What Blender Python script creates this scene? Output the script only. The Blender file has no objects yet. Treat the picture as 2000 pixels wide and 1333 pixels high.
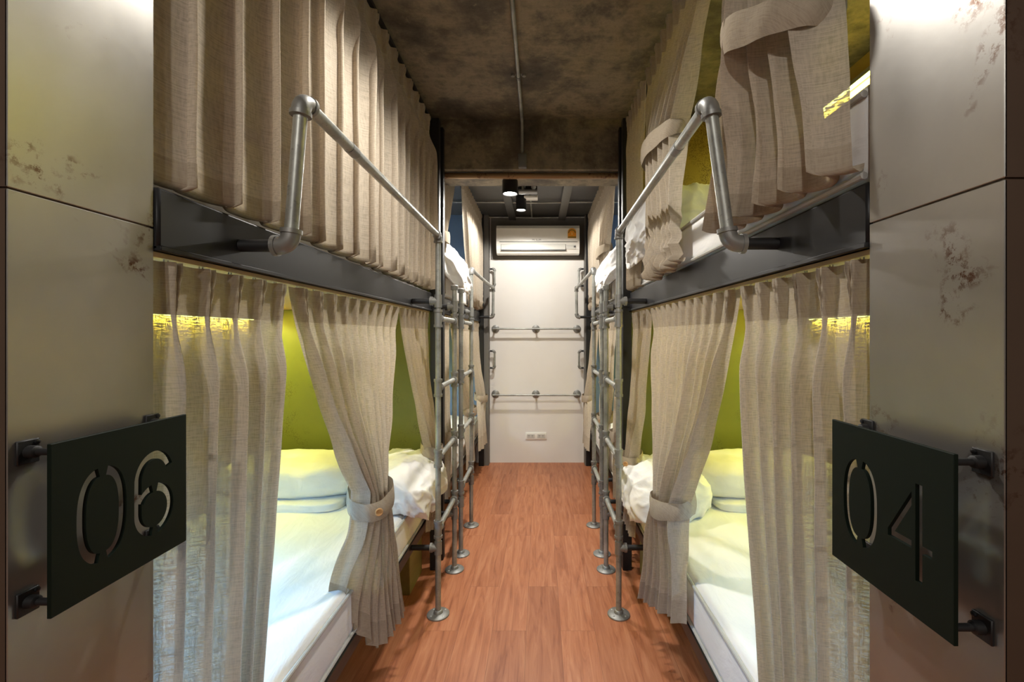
import bpy, bmesh, math, random
from mathutils import Vector, Matrix, noise
PI = math.pi
SC = bpy.context.scene
COL = SC.collection

# ---------------------------------------------------------------- camera, world, exposure
F_PX = 889.0
cam_d = bpy.data.cameras.new('camera')
cam = bpy.data.objects.new('camera', cam_d)
COL.objects.link(cam)
cam.location = (0, 0, 1.30)
cam.rotation_euler = (PI/2, 0, 0)
cam_d.sensor_width = 36.0
cam_d.lens = F_PX/2000*36.0
cam_d.shift_x = -55/2000
cam_d.shift_y = -11.5/2000
cam_d.clip_start = 0.02
SC.camera = cam
SC.view_settings.view_transform = 'Standard'
SC.view_settings.look = 'None'
SC.view_settings.gamma = 1.0
SC.view_settings.use_curve_mapping = False
SC.view_settings.exposure = 1.2
world = bpy.data.worlds.new('world')
SC.world = world
world.use_nodes = True
world.node_tree.nodes['Background'].inputs[0].default_value = (0.9, 0.95, 1.0, 1)
world.node_tree.nodes['Background'].inputs[1].default_value = 0.02
SPOT_W = 38.0
REAR_W = 27.0
LED_W = 4.0
READ_W = 1.5

# ---------------------------------------------------------------- key dimensions (metres)
XL, XR = -0.595, 0.492          # front planes of the two bunk rows
WL, WR = -1.56, 1.46            # side walls
Y0, Y1 = 0.712, 2.56            # near bunks
Y2, Y3 = 2.62, 4.56             # far bunks
YW = 4.64                       # end wall
ZC = 2.56                       # ceiling
YREAR = -3.2

# ---------------------------------------------------------------- helpers
def lin(r, g, b):
    def f(c):
        c /= 255.0
        return c/12.92 if c <= 0.04045 else ((c+0.055)/1.055)**2.4
    return (f(r), f(g), f(b), 1.0)

class NT:
    def __init__(s, name):
        s.m = bpy.data.materials.new(name); s.m.use_nodes = True
        s.t = s.m.node_tree; s.b = s.t.nodes['Principled BSDF']; s.out = s.t.nodes['Material Output']
    def n(s, kind, **kw):
        x = s.t.nodes.new(kind)
        for k, v in kw.items():
            if k.startswith('i_'):
                key = k[2:].replace('_', ' ')
                x.inputs[key].default_value = v
            else:
                setattr(x, k, v)
        return x
    def l(s, a, b): s.t.links.new(a, b)
    def coord(s, kind='Object', scale=(1, 1, 1), rot=(0, 0, 0)):
        tc = s.n('ShaderNodeTexCoord'); mp = s.n('ShaderNodeMapping')
        mp.inputs['Scale'].default_value = scale; mp.inputs['Rotation'].default_value = rot
        s.l(tc.outputs[kind], mp.inputs['Vector']); return mp.outputs['Vector']
    def noise(s, vec, scale, detail=4, rough=0.55, dist=0.0):
        x = s.n('ShaderNodeTexNoise'); s.l(vec, x.inputs['Vector'])
        x.inputs['Scale'].default_value = scale; x.inputs['Detail'].default_value = detail
        x.inputs['Roughness'].default_value = rough; x.inputs['Distortion'].default_value = dist
        return x.outputs['Fac']
    def ramp(s, fac, stops):
        x = s.n('ShaderNodeValToRGB'); s.l(fac, x.inputs['Fac'])
        cr = x.color_ramp
        while len(cr.elements) < len(stops): cr.elements.new(0.5)
        for e, (p, c) in zip(cr.elements, stops): e.position = p; e.color = c
        return x.outputs['Color']
    def mix(s, fac, a, b, mode='MIX'):
        x = s.n('ShaderNodeMix', data_type='RGBA', blend_type=mode)
        for sock, v in ((x.inputs[0], fac), (x.inputs[6], a), (x.inputs[7], b)):
            if isinstance(v, (int, float, tuple)): sock.default_value = v
            else: s.l(v, sock)
        return x.outputs[2]
    def math(s, op, a, b=0.0):
        x = s.n('ShaderNodeMath', operation=op)
        for i, v in ((0, a), (1, b)):
            if isinstance(v, (int, float)): x.inputs[i].default_value = v
            else: s.l(v, x.inputs[i])
        return x.outputs[0]
    def bump(s, h, strength=0.3, dist=0.01):
        x = s.n('ShaderNodeBump'); x.inputs['Strength'].default_value = strength
        x.inputs['Distance'].default_value = dist; s.l(h, x.inputs['Height'])
        s.l(x.outputs['Normal'], s.b.inputs['Normal']); return x.outputs['Normal']
    def set(s, col=None, rough=None, metal=None, spec=None):
        for k, v in (('Base Color', col), ('Roughness', rough), ('Metallic', metal), ('Specular IOR Level', spec)):
            if v is None: continue
            if isinstance(v, (int, float, tuple)): s.b.inputs[k].default_value = v
            else: s.l(v, s.b.inputs[k])
        return s.m

def plain(name, col, rough=0.5, metal=0.0, var=0.12, scale=30):
    t = NT(name); v = t.coord()
    f = t.noise(v, scale)
    c = t.mix(f, tuple(x*(1-var) for x in col[:3])+(1,), tuple(min(1, x*(1+var)) for x in col[:3])+(1,))
    return t.set(c, rough, metal)

def emit(name, col, strength):
    t = NT(name); t.set(col, 0.4)
    t.b.inputs['Emission Color'].default_value = col
    t.b.inputs['Emission Strength'].default_value = strength
    return t.m

# ---------------------------------------------------------------- materials
def mat_floor():
    t = NT('plank_floor')
    tc = t.n('ShaderNodeTexCoord'); mp = t.n('ShaderNodeMapping')
    mp.inputs['Rotation'].default_value = (0, 0, PI/2)
    mp.inputs['Location'].default_value = (0.1, 0.06, 0)
    t.l(tc.outputs['Object'], mp.inputs['Vector'])
    br = t.n('ShaderNodeTexBrick', offset=0.37, offset_frequency=2)
    t.l(mp.outputs['Vector'], br.inputs['Vector'])
    br.inputs['Scale'].default_value = 1.0
    br.inputs['Brick Width'].default_value = 0.95
    br.inputs['Row Height'].default_value = 0.15
    br.inputs['Mortar Size'].default_value = 0.0007
    br.inputs['Mortar Smooth'].default_value = 0.3
    br.inputs['Color1'].default_value = (0, 0, 0, 1); br.inputs['Color2'].default_value = (1, 1, 1, 1)
    br.inputs['Mortar'].default_value = (0.5, 0.5, 0.5, 1)
    plank = br.outputs['Color']
    off = t.n('ShaderNodeVectorMath', operation='MULTIPLY_ADD')
    t.l(plank, off.inputs[0]); off.inputs[1].default_value = (3, 7, 0); t.l(tc.outputs['Object'], off.inputs[2])
    m2 = t.n('ShaderNodeMapping'); m2.inputs['Scale'].default_value = (14, 1.1, 1); t.l(off.outputs[0], m2.inputs['Vector'])
    g1 = t.noise(m2.outputs['Vector'], 2.2, 7, 0.62, 1.4)
    m3 = t.n('ShaderNodeMapping'); m3.inputs['Scale'].default_value = (75, 2.5, 1); t.l(off.outputs[0], m3.inputs['Vector'])
    g2 = t.noise(m3.outputs['Vector'], 2.0, 4, 0.6, 0.3)
    c = t.ramp(g1, [(0.28, lin(136, 78, 50)), (0.45, lin(178, 112, 76)), (0.6, lin(194, 130, 92)), (0.78, lin(210, 154, 114))])
    c = t.mix(t.math('MULTIPLY', g2, 0.55), c, lin(146, 86, 58), 'MIX')
    tone = t.ramp(plank, [(0, (0.86, 0.84, 0.83, 1)), (1, (1.06, 1.08, 1.08, 1))])
    c = t.mix(1.0, c, tone, 'MULTIPLY')
    c = t.mix(br.outputs['Fac'], c, lin(120, 70, 48))
    t.bump(t.math('ADD', g2, t.math('MULTIPLY', br.outputs['Fac'], -1.5)), 0.12, 0.002)
    return t.set(c, 0.42, 0.0, 0.4)

def mat_ceiling():
    t = NT('stained_concrete'); v = t.coord()
    a = t.noise(v, 2.6, 10, 0.7, 0.12)
    v2 = t.coord(scale=(1.2, 7, 7)); b = t.noise(v2, 5, 6, 0.7)
    c = t.ramp(a, [(0.34, lin(60, 55, 48)), (0.46, lin(106, 97, 81)), (0.56, lin(156, 143, 118)), (0.66, lin(94, 87, 73)), (0.78, lin(136, 123, 100))])
    c = t.mix(t.math('MULTIPLY', b, 0.6), c, lin(56, 49, 41))
    s = t.noise(v, 14, 5, 0.7)
    c = t.mix(t.ramp(s, [(0.62, (0, 0, 0, 1)), (0.75, (0.6, 0.6, 0.6, 1))]), c, lin(168, 152, 124))
    t.bump(t.math('ADD', s, b), 0.35, 0.006)
    return t.set(c, 0.75)

def mat_steel(name='galvanised_sheet', base=(176, 173, 167), rust=(92, 62, 44), rough=0.32, metal=0.74, amount=0.595):
    t = NT(name); v = t.coord()
    a = t.noise(v, 3.0, 6, 0.6, 0.3); f = t.noise(v, 26, 6, 0.7)
    d = tuple(int(x*0.78) for x in base)
    c = t.mix(a, lin(*d), lin(*base))
    m = t.noise(v, 7.5, 4, 0.6, 0.5)
    mask = t.math('MULTIPLY', t.ramp(m, [(amount, (0, 0, 0, 1)), (amount+0.1, (1, 1, 1, 1))]), t.ramp(t.noise(v, 60, 6, 0.75), [(0.5, (0, 0, 0, 1)), (0.58, (1, 1, 1, 1))]))
    c = t.mix(mask, c, lin(*rust))
    r = t.math('ADD', t.math('MULTIPLY', a, 0.18), rough-0.08)
    t.bump(f, 0.06, 0.002)
    return t.set(c, r, metal)

def mat_pipe():
    t = NT('galvanised_pipe'); v = t.coord()
    a = t.noise(v, 9, 5, 0.6); f = t.noise(v, 90, 3, 0.6)
    c = t.ramp(a, [(0.3, lin(126, 128, 124)), (0.55, lin(162, 164, 158)), (0.75, lin(190, 190, 184))])
    c = t.mix(t.ramp(f, [(0.6, (0, 0, 0, 1)), (0.75, (0.6, 0.6, 0.6, 1))]), c, lin(78, 80, 78))
    return t.set(c, 0.42, 0.5)

def mat_fabric(name, base, dark, transl=0.32, holes=0.10):
    t = NT(name)
    tc = t.n('ShaderNodeTexCoord'); uv = tc.outputs['UV']
    def mp(sc):
        x = t.n('ShaderNodeMapping'); x.inputs['Scale'].default_value = sc; t.l(uv, x.inputs['Vector']); return x.outputs['Vector']
    h = t.noise(mp((40, 420, 1)), 1.0, 3, 0.6); w = t.noise(mp((420, 40, 1)), 1.0, 3, 0.6)
    big = t.noise(mp((6, 6, 1)), 1.0, 3, 0.5)
    wv = t.math('ADD', t.math('MULTIPLY', h, 0.6), t.math('MULTIPLY', w, 0.4))
    c = t.ramp(wv, [(0.2, lin(*dark)), (0.5, lin(*base)), (0.8, lin(*[min(255, int(x*1.06)) for x in base]))])
    c = t.mix(t.math('MULTIPLY', big, 0.25), c, lin(*dark))
    bp = t.bump(wv, 0.35, 0.0015)
    df = t.n('ShaderNodeBsdfDiffuse'); tr = t.n('ShaderNodeBsdfTranslucent'); tp = t.n('ShaderNodeBsdfTransparent')
    t.l(c, df.inputs['Color']); t.l(c, tr.inputs['Color']); t.l(bp, df.inputs['Normal']); t.l(bp, tr.inputs['Normal'])
    m1 = t.n('ShaderNodeMixShader'); m1.inputs[0].default_value = transl
    t.l(df.outputs[0], m1.inputs[1]); t.l(tr.outputs[0], m1.inputs[2])
    m2 = t.n('ShaderNodeMixShader')
    hole = t.math('MULTIPLY', t.ramp(wv, [(0.44, (1, 1, 1, 1)), (0.56, (0, 0, 0, 1))]), holes*2)
    t.l(hole, m2.inputs[0]); t.l(m1.outputs[0], m2.inputs[1]); t.l(tp.outputs[0], m2.inputs[2])
    t.l(m2.outputs[0], t.out.inputs['Surface'])
    return t.m

def mat_sheet():
    t = NT('white_cotton'); v = t.coord()
    a = t.noise(t.coord(scale=(3, 1.2, 3)), 4.0, 4, 0.55, 0.8); b = t.noise(v, 420, 2)
    c = t.mix(a, lin(222, 221, 219), lin(242, 241, 239))
    t.bump(t.math('ADD', a, t.math('MULTIPLY', b, 0.04)), 0.35, 0.012)
    return t.set(c, 0.85, 0, 0.2)

def mat_panel(name, base, dark, rust, amount=0.57):
    t = NT(name); v = t.coord()
    a = t.noise(v, 2.2, 5, 0.6); m = t.noise(v, 4.5, 3, 0.5, 0.4); f = t.noise(v, 150, 3, 0.7)
    c = t.mix(a, lin(*dark), lin(*base))
    mask = t.math('MULTIPLY', t.ramp(m, [(amount, (0, 0, 0, 1)), (amount+0.16, (1, 1, 1, 1))]), t.ramp(f, [(0.5, (0, 0, 0, 1)), (0.58, (1, 1, 1, 1))]))
    c = t.mix(mask, c, lin(*rust))
    return t.set(c, 0.42, 0.15)

def mat_wood(name, base, dark):
    t = NT(name); v = t.coord(scale=(14, 1.2, 14))
    g = t.noise(v, 3, 6, 0.6, 0.8)
    return t.set(t.mix(g, lin(*dark), lin(*base)), 0.55)

def mat_wall(name, base, dark):
    t = NT(name); v = t.coord()
    a = t.noise(v, 2.5, 5, 0.6); f = t.noise(v, 60, 3)
    t.bump(f, 0.05, 0.002)
    return t.set(t.mix(a, lin(*dark), lin(*base)), 0.6)

M = dict(
    floor=mat_floor(), ceil=mat_ceiling(),
    steel=mat_steel(), brown_steel=mat_steel('brown_steel', (104, 86, 72), (70, 46, 32), 0.5, 0.45),
    pipe=mat_pipe(), fitting=mat_steel('cast_fitting', (152, 152, 148), (104, 104, 100), 0.45, 0.5, 0.55),
    black=plain('black_paint', lin(25, 25, 27), 0.42, 0.2), dull_black=plain('dull_black_paint', lin(20, 20, 21), 0.55),
    sign=plain('dark_green_paint', lin(9, 22, 14), 0.6, 0.0),
    linen=mat_fabric('linen', (202, 190, 172), (162, 149, 131), 0.25, 0.06), header=mat_fabric('linen_double', (180, 167, 148), (146, 133, 116), 0.10, 0.02),
    sheet=mat_sheet(), piping=plain('grey_piping', lin(176, 174, 168), 0.8),
    green=mat_panel('olive_panel', (128, 130, 62), (100, 106, 48), (72, 60, 26)),
    gold=mat_panel('golden_rust_panel', (150, 130, 58), (120, 98, 46), (84, 58, 24), 0.42),
    blue=mat_panel('blue_panel', (118, 142, 176), (98, 124, 160), (80, 98, 126), 0.7),
    yellow=mat_panel('yellow_board', (216, 186, 108), (196, 166, 86), (150, 120, 60), 0.66),
    ply=mat_wood('pale_plywood', (196, 172, 128), (170, 142, 98)), olive_wood=mat_wood('olive_wood', (150, 140, 84), (120, 110, 62)),
    dark_wood=mat_wood('brown_board', (112, 82, 62), (84, 58, 42)),
    white_wall=mat_wall('white_paint', (232, 230, 226), (220, 217, 211)), grey_wall=mat_wall('grey_paint', (112, 109, 104), (98, 95, 90)),
    rear_wall=mat_wall('pale_rear_paint', (176, 168, 156), (150, 142, 132)),
    metal_deck=mat_steel('grey_deck', (92, 92, 90), (60, 58, 54), 0.5, 0.3, 0.6),
    plastic=plain('white_plastic', lin(232, 231, 224), 0.28, 0.0, 0.02), plastic_dark=plain('dark_slot', lin(48, 48, 46), 0.5),
    plastic_grey=plain('grey_plastic', lin(196, 195, 188), 0.3, 0, 0.03),
    orange=plain('orange_label', lin(226, 150, 40), 0.5), label_green=plain('olive_label', lin(120, 108, 40), 0.5),
    label_pale=plain('pale_label', lin(240, 214, 140), 0.5), ink=plain('grey_ink', lin(90, 90, 90), 0.5),
    button=plain('wooden_button', lin(184, 140, 88), 0.4, 0, 0.2, 200), brass_bar=mat_steel('rusted_bar', (150, 120, 84), (90, 60, 40), 0.4, 0.5, 0.5),
    aluminium=plain('aluminium', lin(190, 192, 194), 0.35, 0.8), hook=plain('clear_hook', lin(214, 212, 206), 0.3),
    grey_box=plain('grey_box_paint', lin(98, 98, 95), 0.5),
)

M['sign'].node_tree.nodes['Principled BSDF'].inputs['Specular IOR Level'].default_value = 0.18

class MB:
    def __init__(s): s.bm = bmesh.new()
    def box(s, x0, x1, y0, y1, z0, z1, bev=0.0, seg=2):
        r = bmesh.ops.create_cube(s.bm, size=1.0)
        vs = r['verts']
        for v in vs:
            v.co = Vector(((x0+x1)/2+v.co.x*(x1-x0), (y0+y1)/2+v.co.y*(y1-y0), (z0+z1)/2+v.co.z*(z1-z0)))
        if bev > 0:
            es = list({e for v in vs for e in v.link_edges})
            bmesh.ops.bevel(s.bm, geom=es, offset=bev, segments=seg, affect='EDGES', profile=0.5)
        return s
    def tube(s, pts, r, n=16, cap=True, radii=None):
        pts = [Vector(p) for p in pts]; rings = []; up = None
        for i, p in enumerate(pts):
            if i == 0: d = pts[1]-p
            elif i == len(pts)-1: d = p-pts[i-1]
            else: d = (pts[i+1]-p).normalized()+(p-pts[i-1]).normalized()
            d.normalize()
            if up is None:
                up = Vector((0, 0, 1)) if abs(d.z) < 0.9 else Vector((1, 0, 0))
            a = d.cross(up).normalized(); b = a.cross(d).normalized(); up = b
            rr = radii[i] if radii else r
            rings.append([s.bm.verts.new(p+a*math.cos(2*PI*k/n)*rr+b*math.sin(2*PI*k/n)*rr) for k in range(n)])
        for q in range(len(rings)-1):
            for k in range(n):
                s.bm.faces.new((rings[q][k], rings[q][(k+1) % n], rings[q+1][(k+1) % n], rings[q+1][k]))
        if cap:
            s.bm.faces.new(rings[0]); s.bm.faces.new(list(reversed(rings[-1])))
        return s
    def lathe(s, prof, o, axis, n=28):
        o = Vector(o); d = Vector(axis).normalized()
        up = Vector((0, 0, 1)) if abs(d.z) < 0.9 else Vector((1, 0, 0))
        a = d.cross(up).normalized(); b = d.cross(a).normalized()
        rings = []
        for r, h in prof:
            rings.append([s.bm.verts.new(o+d*h+a*math.cos(2*PI*k/n)*max(r, 1e-5)+b*math.sin(2*PI*k/n)*max(r, 1e-5)) for k in range(n)])
        for q in range(len(rings)-1):
            for k in range(n):
                s.bm.faces.new((rings[q][k], rings[q][(k+1) % n], rings[q+1][(k+1) % n], rings[q+1][k]))
        s.bm.faces.new(rings[0]); s.bm.faces.new(list(reversed(rings[-1])))
        return s
    def prism(s, poly, fn, t0, t1):
        a = [s.bm.verts.new(fn(p[0], p[1], t0)) for p in poly]; b = [s.bm.verts.new(fn(p[0], p[1], t1)) for p in poly]
        n = len(poly)
        s.bm.faces.new(a); s.bm.faces.new(list(reversed(b)))
        for k in range(n): s.bm.faces.new((a[k], b[k], b[(k+1) % n], a[(k+1) % n]))
        return s
    def build(s, name, mat, parent=None, smooth=True, angle=40, kind=None):
        bmesh.ops.recalc_face_normals(s.bm, faces=s.bm.faces)
        me = bpy.data.meshes.new(name); s.bm.to_mesh(me); s.bm.free()
        if smooth:
            for p in me.polygons: p.use_smooth = True
            me.set_sharp_from_angle(angle=math.radians(angle))
        o = bpy.data.objects.new(name, me); COL.objects.link(o)
        me.materials.append(mat)
        if parent is not None:
            o.parent = parent; o.matrix_parent_inverse = Matrix.Translation(parent.location).inverted()
        if kind: o['kind'] = kind
        return o

def thing(name, label, cat, loc, group=None):
    o = bpy.data.objects.new(name, None); COL.objects.link(o); o.location = loc
    o.empty_display_size = 0.05
    return tag(o, label, cat, group)
def tag(o, label, cat, group=None):
    o['label'] = label; o['category'] = cat
    if group: o['group'] = group
    return o
def struct(name, mb, mat, smooth=False, label=None):
    o = mb.build(name, mat, None, smooth, kind='structure')
    if label: o['label'] = label
    return o
def area(name, parent, loc, size, size_y, col, w, rot):
    d = bpy.data.lights.new(name, 'AREA'); d.shape = 'RECTANGLE'; d.size = size; d.size_y = size_y
    d.color = col; d.energy = w
    o = bpy.data.objects.new(name, d); COL.objects.link(o); o.location = loc; o.rotation_euler = rot
    o.parent = parent; o.matrix_parent_inverse = Matrix.Translation(parent.location).inverted()
    return o
def sm(a, b, x):
    t = max(0.0, min(1.0, (x-a)/(b-a))) if b != a else float(x > a)
    return t*t*(3-2*t)
def lerp(a, b, t): return a+(b-a)*t

# ================================================================ THE ROOM
struct('floor', MB().box(-3.0, 3.0, YREAR, YW+0.2, -0.1, 0.0), M['floor'])
struct('ceiling', MB().box(-3.0, 3.0, YREAR, 2.72, ZC, ZC+0.12), M['ceil'])
struct('ceiling_far', MB().box(-3.0, 3.0, 2.72, YW+0.2, 2.50, 2.68), M['metal_deck'])
struct('beam', MB().box(-1.6, 1.6, 2.66, 2.95, 2.265, ZC+0.02, 0.006, 1), M['ceil'])
struct('wall_back', MB().box(-1.7, 1.7, YW, YW+0.15, 0, 2.56), M['white_wall'])
struct('wall_back_band', MB().box(-0.50, 0.445, YW-0.012, YW+0.01, 2.07, 2.52), M['grey_wall'])
struct('wall_left', MB().box(WL-0.12, WL, Y0-0.2, YW+0.1, 0, 2.62), M['yellow'])
struct('wall_right', MB().box(WR, WR+0.12, Y0-0.2, YW+0.1, 0, 2.62), M['yellow'])
struct('wall_rear', MB().box(-3.0, 3.0, YREAR-0.1, YREAR, 0, 2.62), M['rear_wall'])
struct('wall_rear_left', MB().box(-3.1, -3.0, YREAR, 0.72, 0, 2.62), M['rear_wall'])
struct('wall_rear_right', MB().box(3.0, 3.1, YREAR, 0.72, 0, 2.62), M['rear_wall'])
ZJ = 1.467
for nm, xf, s in (('wall_partition_left', -0.602, -1), ('wall_partition_right', 0.494, 1)):
    xo = s*3.0
    core = MB().box(min(xf+s*0.003, xo), max(xf+s*0.003, xo), (0.517 if s < 0 else 0.487), (0.706 if s < 0 else 0.680), 0, ZC)
    struct(nm, core, M['brown_steel'])
    ya, yb = (0.514, 0.709) if s < 0 else (0.484, 0.683)
    for k, (z0, z1) in enumerate(((0.002, ZJ-0.0012), (ZJ+0.0012, ZC-0.002))):
        b = MB()
        b.box(min(xf, xf+s*0.003), max(xf, xf+s*0.003), ya, yb, z0, z1, 0.0008, 1)
        struct('trim_%d' % (1+k+(0 if s < 0 else 2)), b, M['steel'], label='weathered steel sheet cladding on the column face')
        b = MB()
        b.box(min(xf+s*0.001, s*1.9), max(xf+s*0.001, s*1.9), ya, ya+0.0025, z0, z1)
        struct('trim_%d' % (5+k+(0 if s < 0 else 2)), b, M['brown_steel'])
# narrow grey boxed strips beside the end wall
struct('trim_9', MB().box(-0.585, -0.512, 4.53, YW, 0, 2.5, 0.002, 1), M['grey_wall'])
struct('trim_10', MB().box(0.445, 0.50, 4.53, YW, 0, 2.5, 0.002, 1), M['grey_wall'])
# bar under the beam
o = MB().tube([(-1.5, 2.70, 2.245), (1.4, 2.70, 2.245)], 0.018).build('lintel_pipe', M['brass_bar'])
tag(o, 'rusty horizontal pipe running under the concrete beam', 'pipe')

# ceiling services -------------------------------------------------------------
def conduit():
    t = thing('electrical_conduit', 'thin grey conduit running along the dark ceiling and down the beam', 'conduit', (-0.105, 0.3, ZC))
    z = ZC-0.014
    MB().tube([(-0.105, -0.4, z), (-0.105, 2.60, z), (-0.105, 2.632, z-0.012), (-0.105, 2.645, z-0.04), (-0.105, 2.645, 2.345)], 0.0095).build('pipe', M['pipe'], t)
    for y in (0.55, 1.40, 2.20):
        b = MB().box(-0.140, -0.070, y-0.010, y+0.010, z+0.0125, z+0.0135)
        b.tube([(-0.105, y-0.010, z), (-0.105, y+0.010, z)], 0.012)
        b.lathe([(0.011, 0), (0.009, 0.008)], (-0.132, y, ZC-0.001), (0, 0, -1), 12); b.lathe([(0.011, 0), (0.009, 0.008)], (-0.078, y, ZC-0.001), (0, 0, -1), 12)
        b.build('saddle_clip', M['fitting'], t)
conduit()
t = thing('junction_box', 'small grey junction box on the beam where the conduit ends', 'junction box', (-0.102, 2.64, 2.30))
MB().box(-0.126, -0.078, 2.622, 2.66, 2.270, 2.350, 0.004).build('body', M['grey_box'], t)
MB().box(-0.122, -0.082, 2.617, 2.622, 2.276, 2.344, 0.002).build('cover', M['grey_box'], t)
t = thing('ceiling_bracket', 'cluster of pipe fittings and small box hanging behind the beam beside the spotlight', 'bracket', (-0.09, 3.05, 2.36))
MB().tube([(-0.115, 3.05, 2.5), (-0.115, 3.05, 2.27)], 0.009).build('drop_pipe', M['pipe'], t)
MB().box(-0.145, -0.02, 3.02, 3.08, 2.252, 2.268, 0.003).build('plate', M['fitting'], t)
MB().box(-0.10, -0.02, 3.06, 3.13, 2.268, 2.35, 0.004).build('box', M['dull_black'], t)
MB().lathe([(0.017, 0), (0.016, 0.008), (0.006, 0.012)], (-0.045, 3.06, 2.295), (0, -1, 0)).build('dome', M['plastic'], t)
t = thing('branch_conduit', 'thin pipe with flat white box on the far grey ceiling', 'conduit', (-0.08, 3.6, 2.5))
MB().tube([(-0.083, 3.08, 2.488), (-0.083, 4.60, 2.488)], 0.008).build('pipe', M['pipe'], t)
MB().box(-0.13, -0.02, 3.66, 3.74, 2.405, 2.425, 0.004).build('white_box', M['plastic'], t)
MB().tube([(-0.083, 3.70, 2.49), (-0.083, 3.70, 2.42)], 0.008).build('drop_pipe', M['pipe'], t)
for k, y in enumerate((3.55, 4.05, 4.57)):
    o = MB().tube([(-1.5, y, 2.486), (-0.4, y, 2.484), (-0.05, y, 2.478), (0.3, y, 2.484), (1.4, y, 2.486)], 0.0075).build('cross_conduit', M['pipe'])
    tag(o, ('thin conduit crossing the far ceiling nearest the beam', 'thin conduit crossing the far ceiling between the other two', 'thin conduit crossing the ceiling just above the air conditioner')[k], 'conduit', 'conduits crossing the far ceiling')
for k, x in enumerate((-0.28, 0.22)):
    b = MB().box(x-0.035, x+0.035, 2.96, YW-0.02, 2.465, 2.50, 0.003)
    o = b.build('ceiling_channel', M['grey_box'] if k else M['metal_deck'])
    tag(o, ('grey steel channel along the far ceiling behind the spotlights', 'grey steel channel along the far ceiling on the side away from the spotlights')[k], 'channel')

# ceiling spotlights ------------------------------------------------------------
def spotlight(x, y, ztop, zbot, label, r=0.048, w=SPOT_W, size=150, blend=0.6):
    t = thing('ceiling_spotlight', label, 'spotlight', (x, y, ztop), 'black cylinder spotlights on the ceiling')
    MB().lathe([(0.03, 0.0), (0.03, 0.012)], (x, y, ztop), (0, 0, -1)).build('mount', M['dull_black'], t)
    h = ztop-zbot
    MB().lathe([(r*0.96, 0.012), (r, 0.016), (r, h), (r-0.005, h), (r-0.006, h-0.016), (0.002, h-0.016)], (x, y, ztop), (0, 0, -1)).build('body', M['black'], t)
    MB().lathe([(r-0.008, h-0.0155), (r-0.010, h-0.005), (0.012, h-0.001), (0.0, h)], (x, y, ztop), (0, 0, -1)).build('lens', emit('lamp_lens', (1, 0.97, 0.9, 1), 14.0), t)
    d = bpy.data.lights.new('spot', 'SPOT'); d.energy = w; d.color = (1.0, 0.95, 0.88)
    d.spot_size = math.radians(size); d.spot_blend = blend; d.shadow_soft_size = 0.035
    o = bpy.data.objects.new('spot', d); COL.objects.link(o); o.location = (x, y, zbot-0.008)
    o.parent = t; o.matrix_parent_inverse = Matrix.Translation(t.location).inverted()
    return t
spotlight(-0.185, 2.80, 2.265, 2.168, 'black cylinder spotlight lit under the concrete beam', 0.048, SPOT_W*0.8)
spotlight(-0.155, 3.70, 2.500, 2.315, 'black cylinder spotlight lit on the far ceiling before the air conditioner', 0.042, SPOT_W*0.85, 176, 0.2)
spotlight(-0.20, 1.36, ZC, 2.44, 'black cylinder spotlight above the near end of the aisle', 0.048, SPOT_W*0.95, 140, 0.75)
spotlight(-0.42, -0.9, ZC, 2.44, 'black cylinder spotlight on the ceiling behind the numbered signs', 0.048, REAR_W, 172, 0.25)
spotlight(0.26, -2.6, ZC, 2.44, 'black cylinder spotlight near the rear wall', 0.048, REAR_W*1.6, 172, 0.25)

# ================================================================ BUNK BEDS
def bunk(s, xf, xw, ya, yb, label, end_low, end_up):
    """s = +1 for the row whose inside lies towards +x"""
    xi = xw-s*0.006
    def X(a, b): return (min(a, b), max(a, b))
    yn = ya-0.002 if s < 0 or ya > 1 else ya-0.0275
    t = thing('bunk_bed', label, 'bunk bed', ((xf+xw)/2, (ya+yb)/2, 0), 'black steel framed bunk beds')
    for y in (ya+0.002, yb-0.05):
        a, b = X(xf-s*0.036, xf+s*0.014)
        if y < 1.0: a, b = X(xf+s*0.16, xf+s*0.208)
        MB().box(a, b, y, y+0.048, 0, 2.50, 0.003, 1).build('post', M['dull_black'], t)
    a, b = X(xf, xf+s*0.045)
    pb = MB().box(a, b, yn, yb-0.052, 1.432, 1.532, 0.004, 1)
    pb.box(*X(xf-s*0.004, xf+s*0.02), yn, yb-0.052, 1.432, 1.440, 0.001, 1)
    pb.build('upper_rail', M['black'], t)
    MB().box(a, b, yn, yb-0.052, 0.285, 0.336, 0.004, 1).build('lower_rail', M['black'], t)
    a, b = X(xf+s*0.045, xi)
    MB().box(a, b, ya+0.01, yb-0.06, 1.440, 1.455).build('underside_board', M['ply'], t)
    MB().box(a, b, ya+0.01, yb-0.06, 1.520, 1.532).build('upper_deck', M['ply'], t)
    MB().box(a, b, ya+0.01, yb-0.06, 0.322, 0.334).build('lower_deck', M['ply'], t)
    a, b = X(xf+s*0.017, xi)
    MB().box(a, b, yb-0.022, yb, 0.336, 1.440, 0.001, 1).build('lower_end_panel', end_low, t)
    MB().box(a, b, yb-0.022, yb, 1.532, 2.52, 0.001, 1).build('upper_end_panel', end_up, t)
    MB().box(*X(xf+s*0.21, xf+s*0.228), ya+0.06, yb-0.36, 0.0, 0.285).build('plinth_board', M['dark_wood'], t)
    # curtain tracks, with a pale batten
    xt = xf+s*0.025
    MB().box(*X(xt-s*0.012, xt+s*0.03), yn, yb-0.055, 1.424, 1.4318).build('lower_curtain_track', M['ply'], t)
    MB().box(*X(xt-s*0.02, xt+s*0.02), ya+0.01, yb-0.01, 2.485, 2.50).build('upper_curtain_track', M['dull_black'], t)
    return t
bunk(-1, XL, WL, Y0, Y1, 'near bunk bed behind the 06 sign, black steel frame with olive panels', M['green'], M['green'])
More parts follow.
